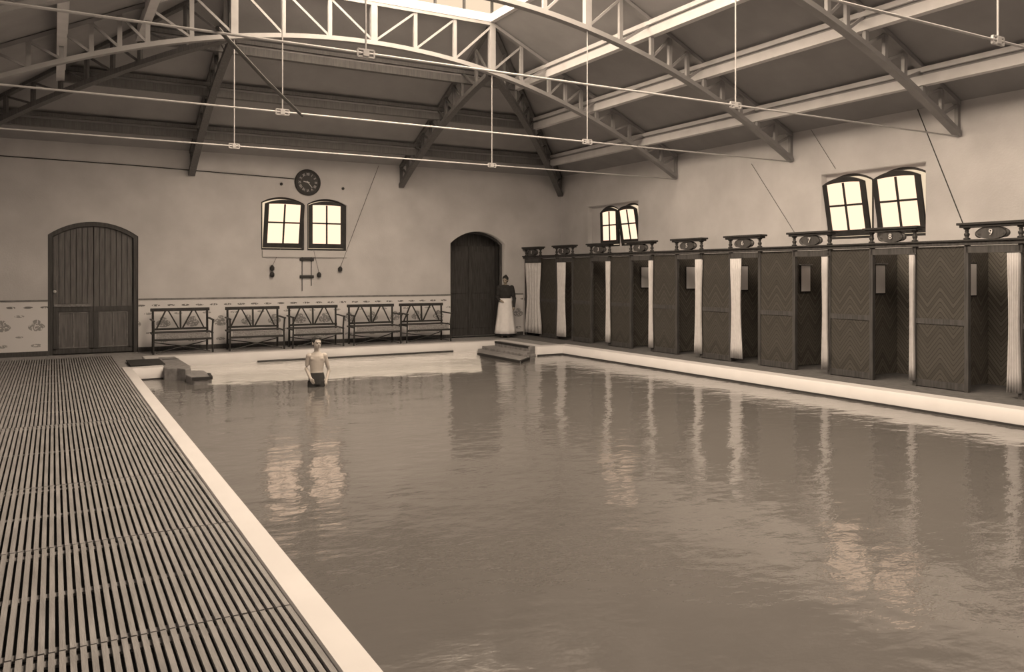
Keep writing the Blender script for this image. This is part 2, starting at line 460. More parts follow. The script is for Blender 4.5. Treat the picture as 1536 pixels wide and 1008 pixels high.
full = sorted({-d for d in DXN} | set(DXN))
def rods(y, label, parent_only=False):
    t = empty('tie_rod', (XC, y, 3.87)); tag(t, label, 'tie rod', 'iron tie rods under the trusses')
    zt_ = low_z(HL) - 3.87
    MB().tube([(-7.3, 0, 0), (7.3, 0, 0)], .013).build('rod', M['rod'], t)
    for s in (-1, 1):
        MB().tube([(s * HL, 0, .02), (s * HL, 0, zt_)], .009, 6).build('hanger', M['rod'], t)
        b = MB(); w, h = .085, .035
        for z in (-h, h): b.box(s * HL - w, s * HL + w, -.012, .012, z - .008, z + .008)
        for x in (-w, w): b.box(s * HL + x - .008, s * HL + x + .008, -.012, .012, -h, h)
        b.box(s * HL - .03, s * HL + .03, -.02, .02, -.03, .03)
        b.build('turnbuckle', M['rod'], t)
    return t
TY = [14.3, 10.97, 7.64, 4.31]
tl = ['pale arched lattice roof truss nearest the clock wall', 'arched lattice roof truss, second from the clock wall',
      'arched lattice roof truss, third from the clock wall', 'arched lattice roof truss, fourth from the clock wall']
rl = ['thin tie rod of the truss nearest the clock wall', 'bright tie rod of the second truss from the clock wall',
      'tie rod of the third truss from the clock wall', 'tie rod of the fourth truss from the clock wall']
t0 = empty('arched_truss', (XC, TY[0], 0)); lattice(t0, full, lambda d: (d, 0, 0))
tag(t0, tl[0], 'roof truss', 'arched trusses spanning the hall')
for y, lb in zip(TY[1:], tl[1:]):
    c = copy_tree(t0); c.location = (XC, y, 0); c['label'] = lb
for y, lb in zip(TY, rl): rods(y, lb)
half = [2.6] + DXN[4:]
ends = [((xl, YLB), (xl, YB - .04), 'short dark lattice half truss running to the wall left of the clock'),
        ((xr, YLB), (xr, YB - .04), 'short dark lattice half truss reaching the wall between clock and dark doorway'),
        ((xl, YLB), (XL + .05, YB - .05), 'dark lattice hip truss running to the far left corner'),
        ((xr, YLB), (XR - .05, YB - .05), 'dark lattice hip truss running to the far right corner')]
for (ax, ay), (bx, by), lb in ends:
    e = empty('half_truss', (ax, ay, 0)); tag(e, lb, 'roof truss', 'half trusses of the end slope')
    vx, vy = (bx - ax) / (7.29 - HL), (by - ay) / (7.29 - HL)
    lattice(e, half, lambda d, vx=vx, vy=vy: ((d - HL) * vx, (d - HL) * vy, 0), chord=(.14, .09), mt='end_shade')

# pole lying over two tie rods
o = MB().tube([(1.28, 7.60, 3.90), (2.05, 9.2, 3.87), (2.98, 11.1, 3.87)], .02, 8).build('wooden_pole', M['frame'])
tag(o, 'long dark pole resting across two tie rods high up on the left', 'pole')

# ------------------------------------------------------------------ windows
def window(idx, loc, rz, w, hs, ht, tilt):
    e = empty('window_%d' % idx, loc, rz); tag(e, kind='structure')
    F = lambda y0: (lambda u, v, w_: (u, y0 + w_, v))
    fr = .045
    plate('window_frame', M['frame'], arch(0, w, 0, hs, ht), [arch(fr, w - fr, fr, hs - .01, ht - fr)], .07, F(0), e)
    sx = empty('sash', (0, -.01, fr)); sx.parent = e
    sx.rotation_euler = (math.radians(tilt), 0, 0)
    i = fr + .006; sw = .092
    oz = -fr
    def A(d, db=None): return arch(i + d, w - i - d, (.01 if db is None else db), hs - .02 + oz, ht - fr - .012 + oz - d)
    plate('sash_frame', M['frame'], A(0), [A(sw, .12)], .045, F(-.02), sx)
    b = MB(); zb, ztp = .12, ht - fr + oz - sw
    b.box(w / 2 - .02, w / 2 + .02, -.015, .02, zb, ztp - .02); zc = zb + (hs + oz - zb) * .52
    b.box(i + sw, w - i - sw, -.015, .02, zc - .018, zc + .018); b.build('muntin', M['frame'], sx)
    plate('pane', M['window_light'], A(sw - .005, .115), [], .005, F(.0), sx)
    return e
T_ = 13
window(1, (4.20, YB + .08, 2.25), 0, 1.02, 1.11, 1.25, T_)
window(2, (5.28, YB + .08, 2.25), 0, .98, 1.11, 1.25, 0)
# right wall: local x runs from the far end towards the camera
window(3, (XR + .15, 10.26, 2.33), -PI / 2, .99, 1.04, 1.19, 11)
window(4, (XR + .15, 9.21, 2.33), -PI / 2, .99, 1.04, 1.19, 11)
window(5, (XR + .15, 17.50, 2.40), -PI / 2, .87, .92, 1.07, 2)
window(6, (XR + .15, 16.60, 2.40), -PI / 2, .87, .92, 1.07, 10)

# ------------------------------------------------------------------ doors
d1 = empty('door_1', (-.10, YB, 0)); tag(d1, kind='structure')
W = 1.70
plate('door_frame', M['dark_wood'], arch(0, W, 0, 2.5, 2.79), [arch(.09, W - .09, 0.001, 2.46, 2.70)], .16, lambda u, v, w: (u, .03 + w, v), d1, bevel=.01)
for s in range(2):
    x0 = .095 + s * (W - .19) / 2; x1 = x0 + (W - .19) / 2 - .006
    def topz(x):
        w_ = (W - .18) / 2; h = .24; R = (w_ * w_ + h * h) / (2 * h); return 2.70 - R + math.sqrt(R * R - (x - W / 2) ** 2) - .006
    leaf = MB(); N = 7
    for k in range(N):
        a = x0 + (x1 - x0) * k / N; c = x0 + (x1 - x0) * (k + 1) / N - .008
        za, zc = topz(a), topz(c); y0, y1 = .10, .13 + .004 * (k % 2)
        P = [(a, .99), (c, .99), (c, zc), (a, za)]
        v0 = [leaf.bm.verts.new((x, y0, z)) for x, z in P]; v1 = [leaf.bm.verts.new((x, y1 + .02, z)) for x, z in P]
        leaf.bm.faces.new(v0); leaf.bm.faces.new(list(reversed(v1)))
        for i in range(4): leaf.bm.faces.new((v0[i], v0[(i + 1) % 4], v1[(i + 1) % 4], v1[i]))
    leaf.box(x0, x1, .12, .155, 0.01, 1.2)
    lf = leaf.build('door_leaf', M['door_wood'], d1, bevel=.004)
    MB().box(x0, x1, .085, .13, .90, 1.0).box(x0, x1, .095, .13, .02, .12).box(x0, x0 + .08, .095, .13, .1, .92) \
        .box(x1 - .08, x1, .095, .13, .1, .92).build('door_rail', M['dark_wood'], lf)
    b = MB(); xa, xb = x0 + .11, x1 - .11; xm = (xa + xb) / 2
    for x in (xa, xm, xb): b.box(x - .009, x + .009, .10, .125, .14, .87)
    for z in (.14, .87): b.box(xa, xb, .10, .125, z - .009, z + .009)
    b.build('panel_moulding', M['stone'], lf)
    if s == 0:
        MB().box(x0 + .02, x1 - .06, .05, .11, 1.0, 1.055).build('door_ledge', M['bench_pad'], lf)
        MB().ellip((x0 + .03, .07, 1.32), (.032, .03, .032)).build('door_knob', M['beam'], lf, True)

d2 = empty('door_2', (9.05, YB, 0)); tag(d2, kind='structure')
W = 1.65
plate('door_frame', M['dark_wood'], arch(0, W, 0, 2.49, 2.82), [arch(.05, W - .05, .001, 2.47, 2.77)], .1, lambda u, v, w: (u, .2 + w, v), d2)
b = MB(); b.box(.0, W, .62, .66, 0, 2.8).box(-.04, .0, .3, .66, 0, 2.8).box(W, W + .04, .3, .66, 0, 2.8).box(-.04, W + .04, .3, .66, 2.8, 2.84)
b.build('lobby_panelling', M['dark_wood'], d2)
for s in range(2):
    x0 = .03 + s * .8
    MB().box(x0, x0 + .79, .58, .62, .01, 2.45).box(x0 + .1, x0 + .69, .565, .58, .2, 1.0).box(x0 + .1, x0 + .69, .565, .58, 1.15, 2.3).build('door_leaf', M['dark_wood'], d2, bevel=.006)
o = MB().box(9.05, 10.70, YB, YB + .66, -.05, 0).build('floor_doorway', M['walk']); tag(o, kind='structure')
o = MB().box(-.10, 1.60, YB, YB + .4, -.05, 0).build('floor_threshold', M['walk']); tag(o, kind='structure')
o = MB().box(-.14, 1.64, YB + .3, YB + .34, 0, 2.9).build('wall_behind_door', M['dark_wood']); tag(o, kind='structure')

# ------------------------------------------------------------------ clock
ck = empty('wall_clock', (5.28, YB, 3.87)); tag(ck, 'round dark wall clock with pale numerals above the paired windows', 'clock')
def cyl_y(b, r0, r1, y0, y1, n=40):
    if r1 == 0:
        return b.ring_loft([[(r0 * math.cos(2 * PI * k / n), y, r0 * math.sin(2 * PI * k / n)) for k in range(n)] for y in (y0, y1)])
prof = [(.31, 0), (.315, -.03), (.30, -.06), (.265, -.065), (.25, -.045)]
b = MB(); n = 40
b.ring_loft([[(r * math.cos(2 * PI * k / n), y, r * math.sin(2 * PI * k / n)) for k in range(n)] for r, y in prof], cap=False).build('rim', M['frame'], ck, True)
b = MB(); cyl_y(b, .26, 0, -.045, -.0); b.build('dial', M['dial'], ck)
rn = ['XII', 'I', 'II', 'III', 'IIII', 'V', 'VI', 'VII', 'VIII', 'IX', 'X', 'XI']
for k, s in enumerate(rn):
    a = k * PI / 6
    def F(c, a=a):
        x, z = c.x * .75, c.y
        X = x * math.cos(a) + (z + .19) * math.sin(a); Z = -x * math.sin(a) + (z + .19) * math.cos(a)
        return (X, -.048 - c.z, Z)
    text_mesh('numeral', s, .088, M['numeral'], ck, .002, F)
def hand(a, L, w):
    a = math.radians(a); d = Vector((math.sin(a), 0, math.cos(a)))
    return MB().bar(-d * .04 + Vector((0, -.055, 0)), d * L + Vector((0, -.055, 0)), w, .006, up=(0, 1, 0))
hand(281, .11, .02).build('hour_hand', M['numeral'], ck); hand(141, .16, .014).build('minute_hand', M['numeral'], ck)
MB().ellip((0, -.056, 0), (.018, .008, .018)).build('hub', M['numeral'], ck)
o = MB().tube([(XL, YB - .02, 4.08), (1.5, YB - .02, 4.03), (4.97, YB - .02, 3.94)], .011, 6).build('clock_wire', M['frame'])
tag(o, 'dark wire running along the back wall to the clock', 'wire')

# ------------------------------------------------------------------ cords, weights and rack below the back windows
def pull(p_top, x, z, label, n=2):
    e = empty('cord_pull', (x, YB - .05, z)); tag(e, label, 'cord pull', 'window cords with wooden handles')
    tp = Vector(p_top) - Vector((x, YB - .05, z))
    MB().tube([tp, (0, 0, .1)], .006, 5).build('cord', M['rope'], e)
    for k in range(n):
        MB().lathe([(.02, .0), (.05, .02), (.055, .08), (.03, .12), (.012, .13)], (0, 0, -.15 * k), 12).build('handle', M['frame'], e, True)
pull((4.66, YB + .02, 2.30), 4.44, 1.76, 'window cord with two stacked dark handles below the left clock-wall window')
pull((7.05, YB - .06, 4.38), 6.07, 1.74, 'slanting long cord ending in a dark handle right of the paired windows', 1)
pull((5.42, YB - .05, 2.24), 5.55, 1.60, 'short window cord with one dark handle beside the little bar rack', 1)
e = empty('bar_rack', (5.26, YB - .001, 1.2)); tag(e, 'small dark rack of two bars on two hanging rods under the clock', 'rack')
for x in (-.11, .11): MB().tube([(x, -.02, .08 if x < 0 else .2), (x, -.02, 1.05)], .009, 6).build('rod', M['frame'], e)
for z in (.42, .83): MB().box(-.17, .17, -.05, .0, z - .035, z + .035).build('bar', M['frame'], e, bevel=.015)
for x, z, lb in ((4.66, 3.80, 'small dark knob on the plaster left of the clock'), (6.15, 3.77, 'small dark knob on the plaster right of the clock')):
    o = MB().ellip((0, 0, 0), (.035, .03, .035)).build('knob', M['frame'], None, True, loc=(x, YB - .02, z)); tag(o, lb, 'knob', 'knobs beside the clock')

# ------------------------------------------------------------------ benches
def make_bench():
    r = empty('garden_bench', (0, 0, 0))
    w = 1.14; m = M['bench']
    MB().bar((-.03, .0, .915), (w + .03, 0, .915), .035, .07).build('top_rail', m, r, bevel=.008)
    MB().bar((0, -.03, .50), (w, -.03, .50), .035, .045).build('lower_rail', m, r)
    for x in (.02, w - .02): MB().tube([(x, 0, .93), (x, -.02, .46), (x, .0, 0)], .024, 8).build('back_leg', m, r)
    MB().bar((w / 2, 0, .9), (w / 2, -.03, .5), .035, .035).build('centre_splat', m, r)
    for a, c in ((.09, .27), (.53, .33), (.61, .81), (1.05, .87)):
        MB().bar((a, -.025, .51), (c, 0, .89), .028, .028).build('slanted_splat', m, r)
    b = MB()
    for k in range(6): b.box(.02, w - .02, -.10 - k * .075, -.04 - k * .075, .435, .455)
    b.build('seat', m, r)
    MB().box(.04, w - .04, -.505, -.49, .315, .43).build('apron', M['bench_pad'], r)
    MB().bar((.0, -.50, .30), (w, -.50, .30), .035, .045).build('front_rail', m, r)
    for x in (-.02, w + .02):
        MB().tube([(x, -.52, .70), (x * .98 + .01, -.50, .45), (x, -.49, 0)], .02, 8).build('front_leg', m, r)
        MB().bar((x, .0, .72), (x, -.56, .70), .05, .03).build('armrest', m, r, bevel=.008)
        MB().bar((x, .0, .43), (x, -.50, .42), .03, .03).build('side_rail', m, r)
    for a, c in ((.03, w - .03), (w - .03, .03)):
        MB().tube([(a, -.49, .03), (w / 2, -.45 if a < .5 else -.43, .15), (c, -.02, .22)], .011, 6).build('cross_stretcher', m, r)
    tag(r, 'x', 'bench', 'dark wooden benches along the back wall')
    return r
bl = ['dark wooden bench with V-shaped back splats, next to the big boarded door',
      'dark wooden bench standing second from the big boarded door',
      'dark wooden bench behind the boy, below the paired windows',
      'dark wooden bench second from the dark doorway', 'dark wooden bench right beside the dark open doorway']
b0 = make_bench()
for k, x in enumerate((1.83, 3.36, 4.73, 6.16, 7.49)):
    o = b0 if k == 0 else copy_tree(b0)
    o.location = (x, 18.82, 0); o['label'] = bl[k]

# ------------------------------------------------------------------ duckboard deck on the left
ys = [(-1.3, 1.55), (1.56, 4.07), (4.08, 5.63), (5.64, 7.27), (7.28, 10.2), (10.21, 14.2), (14.21, 18.3)]
dl = ['slatted wooden duckboard under the viewpoint', 'slatted wooden duckboard at the bottom left corner of the view', 'slatted duckboard, second one in from the bottom left',
      'slatted duckboard in the middle of the left walkway, with a cross batten', 'long slatted duckboard beyond the middle of the left walkway',
      'long slatted duckboard on the far part of the left walkway', 'slatted duckboard in front of the big boarded door']
for k, (y0, y1) in enumerate(ys):
    e = empty('duckboard', (XL, y0, .005)); tag(e, dl[k], 'duckboard', 'duckboards of the left walkway')
    b = MB(); off = random.uniform(-.008, .008); n = 78; p = (1.04 - XL) / n
    for i in range(n):
        x = p * (i + .5) + off * (0 if i in (0, n - 1) else 1); j = random.uniform(-.003, .003)
        b.box(x - p * .305, x + p * .305, j + .002, (y1 - y0) + j, .012, .032)
    b.build('slats', M['slat'], e)
    L = y1 - y0; nb = max(3, int(L / .75))
    for i in range(nb):
        y = .06 + (L - .12) * i / (nb - 1)
        MB().box(.0, 1.035 - XL, y - .03, y + .03, 0, .014).build('batten', M['slat'], e)

# ------------------------------------------------------------------ steps at the ends of the bay
def steps(name, polys, label):
    e = empty(name, (*polys[0][0][0], WZ)); tag(e, label, 'steps')
    o = Vector((*polys[0][0][0], WZ))
    for poly, zt_, nos in polys:
        s = MB(); s.prism([(x - o.x, y - o.y) for x, y in poly], -.5, zt_ - o.z)
        st = s.build('step', M['stone'], e, bevel=.015)
        b = MB()
        for (x0, y0), (x1, y1) in nos: b.bar((x0 - o.x, y0 - o.y, zt_ - o.z - .018), (x1 - o.x, y1 - o.y, zt_ - o.z - .018), .05, .05)
        b.build('nosing', M['black'], st)
steps('pool_steps', [
    ([(8.50, 14.6), (9.0, 15.08), (9.35, 15.68), (9.56, 15.72), (9.56, 17.53), (9.0, 17.53), (8.50, 16.6)], -.135,
     [((8.50, 14.62), (8.50, 16.55)), ((8.50, 14.62), (9.0, 15.10))]),
    ([(9.02, 15.2), (9.3, 15.68), (9.57, 15.78), (9.57, 17.54), (9.12, 17.54), (9.02, 17.3)], -.075, []),
    ([(9.40, 15.72), (9.6, 15.8), (9.6, 17.5), (9.40, 17.4)], .033, [((9.42, 15.8), (9.42, 17.4))])],
    'low wet stone steps at the right end of the pool bay, below the doorway')
steps('pool_steps', [
    ([(2.00, 14.95), (2.05, 14.47), (2.28, 14.45), (2.36, 14.55), (2.38, 15.5), (2.1, 15.6)], -.06,
     [((2.03, 14.47), (2.31, 14.45)), ((2.33, 14.45), (2.38, 15.0))]),
    ([(1.70, 15.40), (1.90, 15.30), (2.00, 15.05), (2.10, 15.1), (2.15, 15.5), (2.12, 17.4), (1.80, 17.4)], .033, [((1.83, 16.9), (2.12, 16.9))])],
    'low rounded stone steps with dark front at the left end of the pool bay')
o = MB().box(1.2, 1.78, 15.95, 17.0, .031, .05).build('rubber_mat', M['black'], bevel=.004); tag(o, 'dark mat at the far left corner of the pool edge', 'mat')
o = MB().tube([(3.75, 17.50, WZ + .015), (8.32, 17.50, WZ + .015)], .022, 8).build('pool_rail', M['frame']); tag(o, 'long dark rail at the waterline of the white far pool wall', 'rail')

# ------------------------------------------------------------------ changing cabins
XF = 11.3; CH = 2.15; CP = 1.545
def make_cabin():
    r = empty('changing_cabin', (0, 0, 0))     # local origin at the front, middle of the opening; y along the row
    h = CP / 2; op = .37
    for s in (-1, 1):
        a, c = sorted((s * op, s * (h - .004)))
        MB().box(0, .03, a, c, .02, CH - .06).build('front_panel', M['herring'], r)
        MB().box(-.02, .05, s * op - .03, s * op + .03, 0, CH - .05).build('post', M['dark_wood'], r, bevel=.006)
        for z0, z1 in ((.95, 1.03), (.02, .12)): MB().box(-.012, .0, a, c, z0, z1).build('cross_rail', M['dark_wood'], r)
    MB().box(.03, XR - XF - .01, h - .035, h - .004, .02, CH - .06).build('side_partition', M['herring_lit'], r)
    MB().box(XR - XF - .035, XR - XF - .006, -h + .003, h - .036, .0, CH - .06).build('back_panel', M['herring_lit'], r)
    MB().box(-.02, .05, -op, op, CH - .16, CH - .06).build('door_head', M['dark_wood'], r)
    cr = MB(); L = .47
    cr.box(-.10, .09, -L, L, .20, .235).box(-.075, .07, -L + .03, L - .03, .165, .20)
    cr = cr.build('crest', M['frame'], r, bevel=.006, loc=(0, 0, CH + .03))
    for s in (-1, 1):
        MB().lathe([(.045, 0), (.045, .02), (.022, .03), (.036, .06), (.038, .08), (.02, .10), (.03, .12), (.02, .135), (.045, .15), (.045, .168)], (0, s * .37, 0), 12).build('baluster', M['frame'], cr, True)
    b = MB(); n = 24
    rim = []
    for x, k in ((-.05, .9), (-.06, 1.0), (.03, 1.0), (.04, .9)):
        rim.append([(x, .21 * k * math.cos(2 * PI * i / n), .085 + .088 * k * math.sin(2 * PI * i / n)) for i in range(n)])
    b.ring_loft(rim)
    for s in (-1, 1):
        b.ellip((-.02, s * .17, .075), (.035, .075, .06), seg=12, rin=8)
    b.build('number_plaque', M['dark_wood'], cr)
    tag(r, 'x', 'changing cabin', 'numbered changing cabins along the right wall')
    return r
cab = make_cabin()
order = ['first and farthest, in the corner by the doorway', 'second from the doorway corner', 'third from the doorway corner', 'fourth from the doorway corner',
         'fifth from the doorway corner', 'sixth from the doorway corner', 'third from the right edge of the view', 'second from the right edge of the view', 'nearest, at the right edge of the view']
ctr = [18.72 - 1.5375 * k for k in range(9)]
CP_ = 1.5375
for k, y in enumerate(ctr):
    o = cab if k == 0 else copy_tree(cab)
    o.location = (XF, y, 0)
    if k == 0: pass
    o['label'] = 'dark herringbone-boarded changing cabin with number crest, ' + order[k]
cabs = sorted([o for o in bpy.data.objects if o.name.startswith('changing_cabin')], key=lambda o: -o.location.y)
# the farthest cabin is cut short by the back wall
for ch in [c for c in bpy.data.objects if c.parent == cabs[0]]:
    if ch.type == 'MESH' and ch.data.vertices and max(v.co.y for v in ch.data.vertices) > YB - ctr[0] - .02 and not ch.name.startswith('crest'):
        ch.data = ch.data.copy()
        for v in ch.data.vertices: v.co.y = min(v.co.y, YB - ctr[0] - .02)
for k, o in enumerate(cabs):
    crest = [c for c in bpy.data.objects if c.parent == o and c.name.startswith('crest')][0]
    text_mesh('number', str(k + 1), .12, M['digits'], crest, .003, lambda c: (-.064 - c.z, -c.x, .085 + c.y))
tr = empty('cabin_top_rail', (XF, 0, CH)); tag(tr, 'long dark moulded rail running along the tops of all the cabins', 'rail')
MB().box(-.05, .07, 5.65, YB - .002, -.05, .0).build('rail', M['dark_wood'], tr, bevel=.008)
MB().box(-.08, .09, 5.65, YB - .002, .0, .028).build('cap', M['frame'], tr, bevel=.006)

# curtains, gathered to one side of each opening
def curtain(y, w, label, seed, lean=0.0):
    rnd = random.Random(seed)
    b = MB(); n = 26; z1 = CH - .17; rings = []
    ph = rnd.uniform(0, 6)
    for k in range(9):
        f = k / 8; z = .09 + (z1 - .09) * f
        ww = w * (1.0 - .25 * math.sin(f * PI) ** 2 + .1 * (1 - f)); sh = lean * (1 - f)
        front = []; backp = []
        for i in range(n + 1):
            u = i / n; yy = (u - .5) * ww + sh; xx = .025 * math.sin(u * 5 * 2 * PI + ph + .4 * math.sin(3 * f))
            front.append((xx - .006, yy, z)); backp.append((xx + .006, yy, z))
        rings.append(front + backp[::-1])
    e = empty('curtain', (XF - .05, y, 0)); tag(e, label, 'curtain', 'white curtains of the changing cabins')
    b.ring_loft(rings).build('cloth', M['curtain'], e, True)
    MB().tube([(0, -.03 - w / 2, z1 + .01), (0, .03 + w / 2, z1 + .01)], .01, 6).build('curtain_rod', M['darkmetal'], e)
cur = [(18.62, .80), (17.27, .36), (15.26, .14), (13.72, .11), (12.23, .18), (11.20, .28), (9.17, .11), (7.60, .075), (6.12, .17)]
cl = ['wide pale curtain hanging in the farthest cabin by the doorway', 'narrow gathered curtain in the second cabin from the doorway', 'thin gathered curtain in the third cabin from the doorway',
      'very thin gathered curtain in the fourth cabin from the doorway', 'gathered curtain flaring at its hem in the fifth cabin from the doorway',
      'broad gathered curtain left in the sixth cabin from the doorway', 'straight gathered curtain in the third cabin from the right edge',
      'thin straight curtain in the second cabin from the right edge', 'white curtain hanging in the nearest cabin at the right edge']
for k, ((y, w), lb) in enumerate(zip(cur, cl)): curtain(y, w, lb, k, lean=(.02 if k in (4, 5) else 0) * (-1 if k == 5 else 1))
o_y = {3: 14.12, 4: 12.59, 5: 11.05, 6: 9.51, 7: 7.97, 8: 6.43}
mirr = {3: (967, 'fourth from the doorway'), 4: (1035, 'fifth from the doorway'), 5: (1118, 'sixth from the doorway'), 6: (1206, 'third from the right edge'),
        7: (1318, 'second from the right edge'), 8: (1457, 'nearest the right edge')}
for k, (_, lb) in mirr.items():
    yb = ctr[k] + CP / 2 - .04
    e = empty('wall_mirror', (11.86, yb, 1.38)); tag(e, 'small pale mirror inside the cabin ' + lb, 'mirror', 'mirrors inside the cabins')
    MB().box(0, .27, -.02, 0, -.03, .48).build('mirror_frame', M['frame'], e)
    MB().box(.015, .25, -.024, -.018, -.01, .46).build('glass', M['mirror'], e)
    if k in (6, 7):
        MB().box(-.03, .27, -.06, 0, .47, .49).build('shelf', M['bench_pad'], e)

# cords on the right wall
for a, c, lb in (((XR - .02, 8.33, 4.42), (11.5, 6.9, 2.25), 'dark cord slanting down from roof to the nearest cabin tops'),
                 ((XR - .02, 10.5, 4.42), (XR - .02, 9.95, 3.62), 'thin short cord running down to the large window on the right wall'),
                 ((XR - .02, 12.0, 3.95), (XR - .02, 10.9, 2.5), 'thin slanting cord on the plaster left of the large right-wall window')):
    o = MB().tube([a, c], .009 if a[1] < 9 else .005, 5).build('cord', M['frame'] if a[1] < 9 else M['rope']); tag(o, lb, 'cord', 'cords on the right wall')

# ------------------------------------------------------------------ people
def remesh_join(b, name, m, parent, vox=.009, smooth=2, loc=None):
    o = b.build(name, m, parent, True)
    r = o.modifiers.new('r', 'REMESH'); r.mode = 'VOXEL'; r.voxel_size = vox; r.use_smooth_shade = True
    s = o.modifiers.new('s', 'SMOOTH'); s.iterations = smooth; s.factor = .5
    dg = bpy.context.evaluated_depsgraph_get(); dg.update()
    me = bpy.data.meshes.new_from_object(o.evaluated_get(dg)); o.modifiers.clear(); o.data = me
    me.materials.clear(); me.materials.append(m)
    for p in me.polygons: p.use_smooth = True
    return o
def ell_loft(b, rows, n=20):
    """rows: (x, y, z, rx, ry)"""
    return b.ring_loft([[(x + rx * math.cos(2 * PI * k / n), y + ry * math.sin(2 * PI * k / n), z) for k in range(n)] for x, y, z, rx, ry in rows])
def limb(b, pts, rs, n=12):
    """tapered limb with rounded joints"""
    P = []; R = []
    for i in range(len(pts) - 1):
        for k in range(4):
            f = k / 4; P.append(Vector(pts[i]).lerp(Vector(pts[i + 1]), f)); R.append(rs[i] * (1 - f) + rs[i + 1] * f)
    P.append(Vector(pts[-1])); R.append(rs[-1])
    b.tube(P, R, n)
    for p, r in zip(pts, rs): b.ellip(p, (r, r, r), seg=12, rin=8)
def head(b, c, s, turn):
    """face looks along -y before turning; s = head height"""
    R = Matrix.Rotation(turn, 3, 'Z'); c = Vector(c)
    def P(x, y, z): return c + R @ Vector((x * s, y * s, z * s))
    b.ellip(P(0, .03, .60), (.33 * s, .40 * s, .40 * s), R)           # skull
    b.ellip(P(0, -.10, .33), (.26 * s, .27 * s, .30 * s), R)          # face
    b.ellip(P(0, -.20, .12), (.13 * s, .14 * s, .12 * s), R)          # chin
    b.ellip(P(0, -.40, .36), (.045 * s, .08 * s, .09 * s), R)         # nose
    b.ellip(P(0, -.34, .55), (.20 * s, .06 * s, .05 * s), R)          # brow
    b.ellip(P(0, -.33, .20), (.09 * s, .05 * s, .03 * s), R)          # lips
    for q in (-1, 1): b.ellip(P(q * .34, .04, .42), (.04 * s, .08 * s, .12 * s), R)
    return P
def face_bits(P, s, parent, turn):
    R = Matrix.Rotation(turn, 3, 'Z')
    b = MB()
    for q in (-1, 1): b.ellip(P(q * .13, -.335, .45), (.055 * s, .03 * s, .028 * s), R, 10, 6)
    b.build('eyes', M['hair'], parent, True)
    MB().ellip(P(0, -.375, .195), (.085 * s, .02 * s, .014 * s), R, 10, 6).build('mouth', M['cloth_dark'], parent, True)
def hand_(b, wrist, d, palm_n, s=1.0, thumb=1, curl=.4):
    """palm with four unequal bent fingers and a thumb leaving its side"""
    w = Vector(wrist); d = Vector(d).normalized(); nrm = Vector(palm_n).normalized(); side = d.cross(nrm).normalized()
    for k in range(4):
        o = (k - 1.5) * .017 * s
        b.tube([w + side * o * .6, w + d * .07 * s + side * o], [.013 * s, .012 * s], 8)
    b.ellip(w + d * .04 * s, (.036 * s, .022 * s, .036 * s))
    for k, L in enumerate((.062, .072, .068, .052)):
        o = (k - 1.5) * .021 * s; p = w + d * .07 * s + side * o
        q = p + (d + nrm * curl * .5).normalized() * L * .5 * s; e = q + (d + nrm * curl * 1.6).normalized() * L * .5 * s
        b.tube([p, q, e], [.0095 * s, .009 * s, .0065 * s], 8)
    t0 = w + d * .02 * s - side * thumb * .026 * s
    b.tube([t0, t0 + (d - side * thumb * .9).normalized() * .035 * s, t0 + (d * 1.4 - side * thumb * .5 + nrm * .3).normalized() * .065 * s], [.012 * s, .011 * s, .008 * s], 8)

# boy standing in the pool (feet on the basin floor)
boy = empty('person', (3.80, 13.25, -.80), math.radians(-14)); tag(boy, 'boy in dark swimming trunks standing thigh-deep in the pool, arms at his sides', 'person')
b = MB()
ell_loft(b, [(0, 0, .70, .115, .085), (0, 0, .78, .122, .088), (0, 0, .88, .105, .075), (0, 0, .96, .112, .078), (0, 0, 1.06, .128, .085), (0, 0, 1.13, .125, .08), (0, .0, 1.175, .085, .06), (0, .0, 1.2, .045, .045)])
for q in (-1, 1): b.ellip((q * .05, -.052, 1.085), (.058, .028, .04)); b.ellip((q * .12, 0, 1.135), (.045, .045, .045))
limb(b, [(0, .005, 1.16), (0, -.01, 1.27)], [.045, .04])
tn = math.radians(24)
P = head(b, (0, -.015, 1.245), .215, tn)
limb(b, [(-.135, 0, 1.135), (-.168, .03, .92), (-.10, -.075, .765)], [.038, .03, .022]); hand_(b, (-.10, -.075, .765), (.45, -.35, -.8), (.6, .5, 0), .82, -1)
limb(b, [(.135, 0, 1.135), (.20, .04, .88), (.15, -.05, .71)], [.038, .03, .022]); hand_(b, (.15, -.05, .71), (-.1, -.2, -1), (-.9, .1, 0), .82, 1)
for q in (-1, 1):
    limb(b, [(q * .062, 0, .72), (q * .075, -.01, .40), (q * .08, .02, .07)], [.075, .05, .033])
    b.ellip((q * .085, -.04, .032), (.036, .10, .030))
body = remesh_join(b, 'body', M['skin'], boy, .0075)
face_bits(P, .215, boy, tn)
R = Matrix.Rotation(tn, 3, 'Z')
hb = MB(); s = .215
hb.ellip(P(0, .065, .64), (.36 * s, .41 * s, .40 * s), R); hb.ellip(P(0, .16, .45), (.32 * s, .28 * s, .30 * s), R); hb.ellip(P(.05, -.16, .85), (.28 * s, .22 * s, .12 * s), R)
remesh_join(hb, 'hair', M['hair'], boy, .008)
tb = MB()
ell_loft(tb, [(0, 0, .66, .13, .1), (0, 0, .72, .134, .1), (0, 0, .78, .130, .096), (0, 0, .86, .112, .083)])
for q in (-1, 1): ell_loft(tb, [(q * .07, 0, .52, .078, .078), (q * .066, 0, .62, .083, .083), (q * .062, 0, .72, .084, .085)])
remesh_join(tb, 'swimming_trunks', M['cloth_dark'], boy, .01, 1)

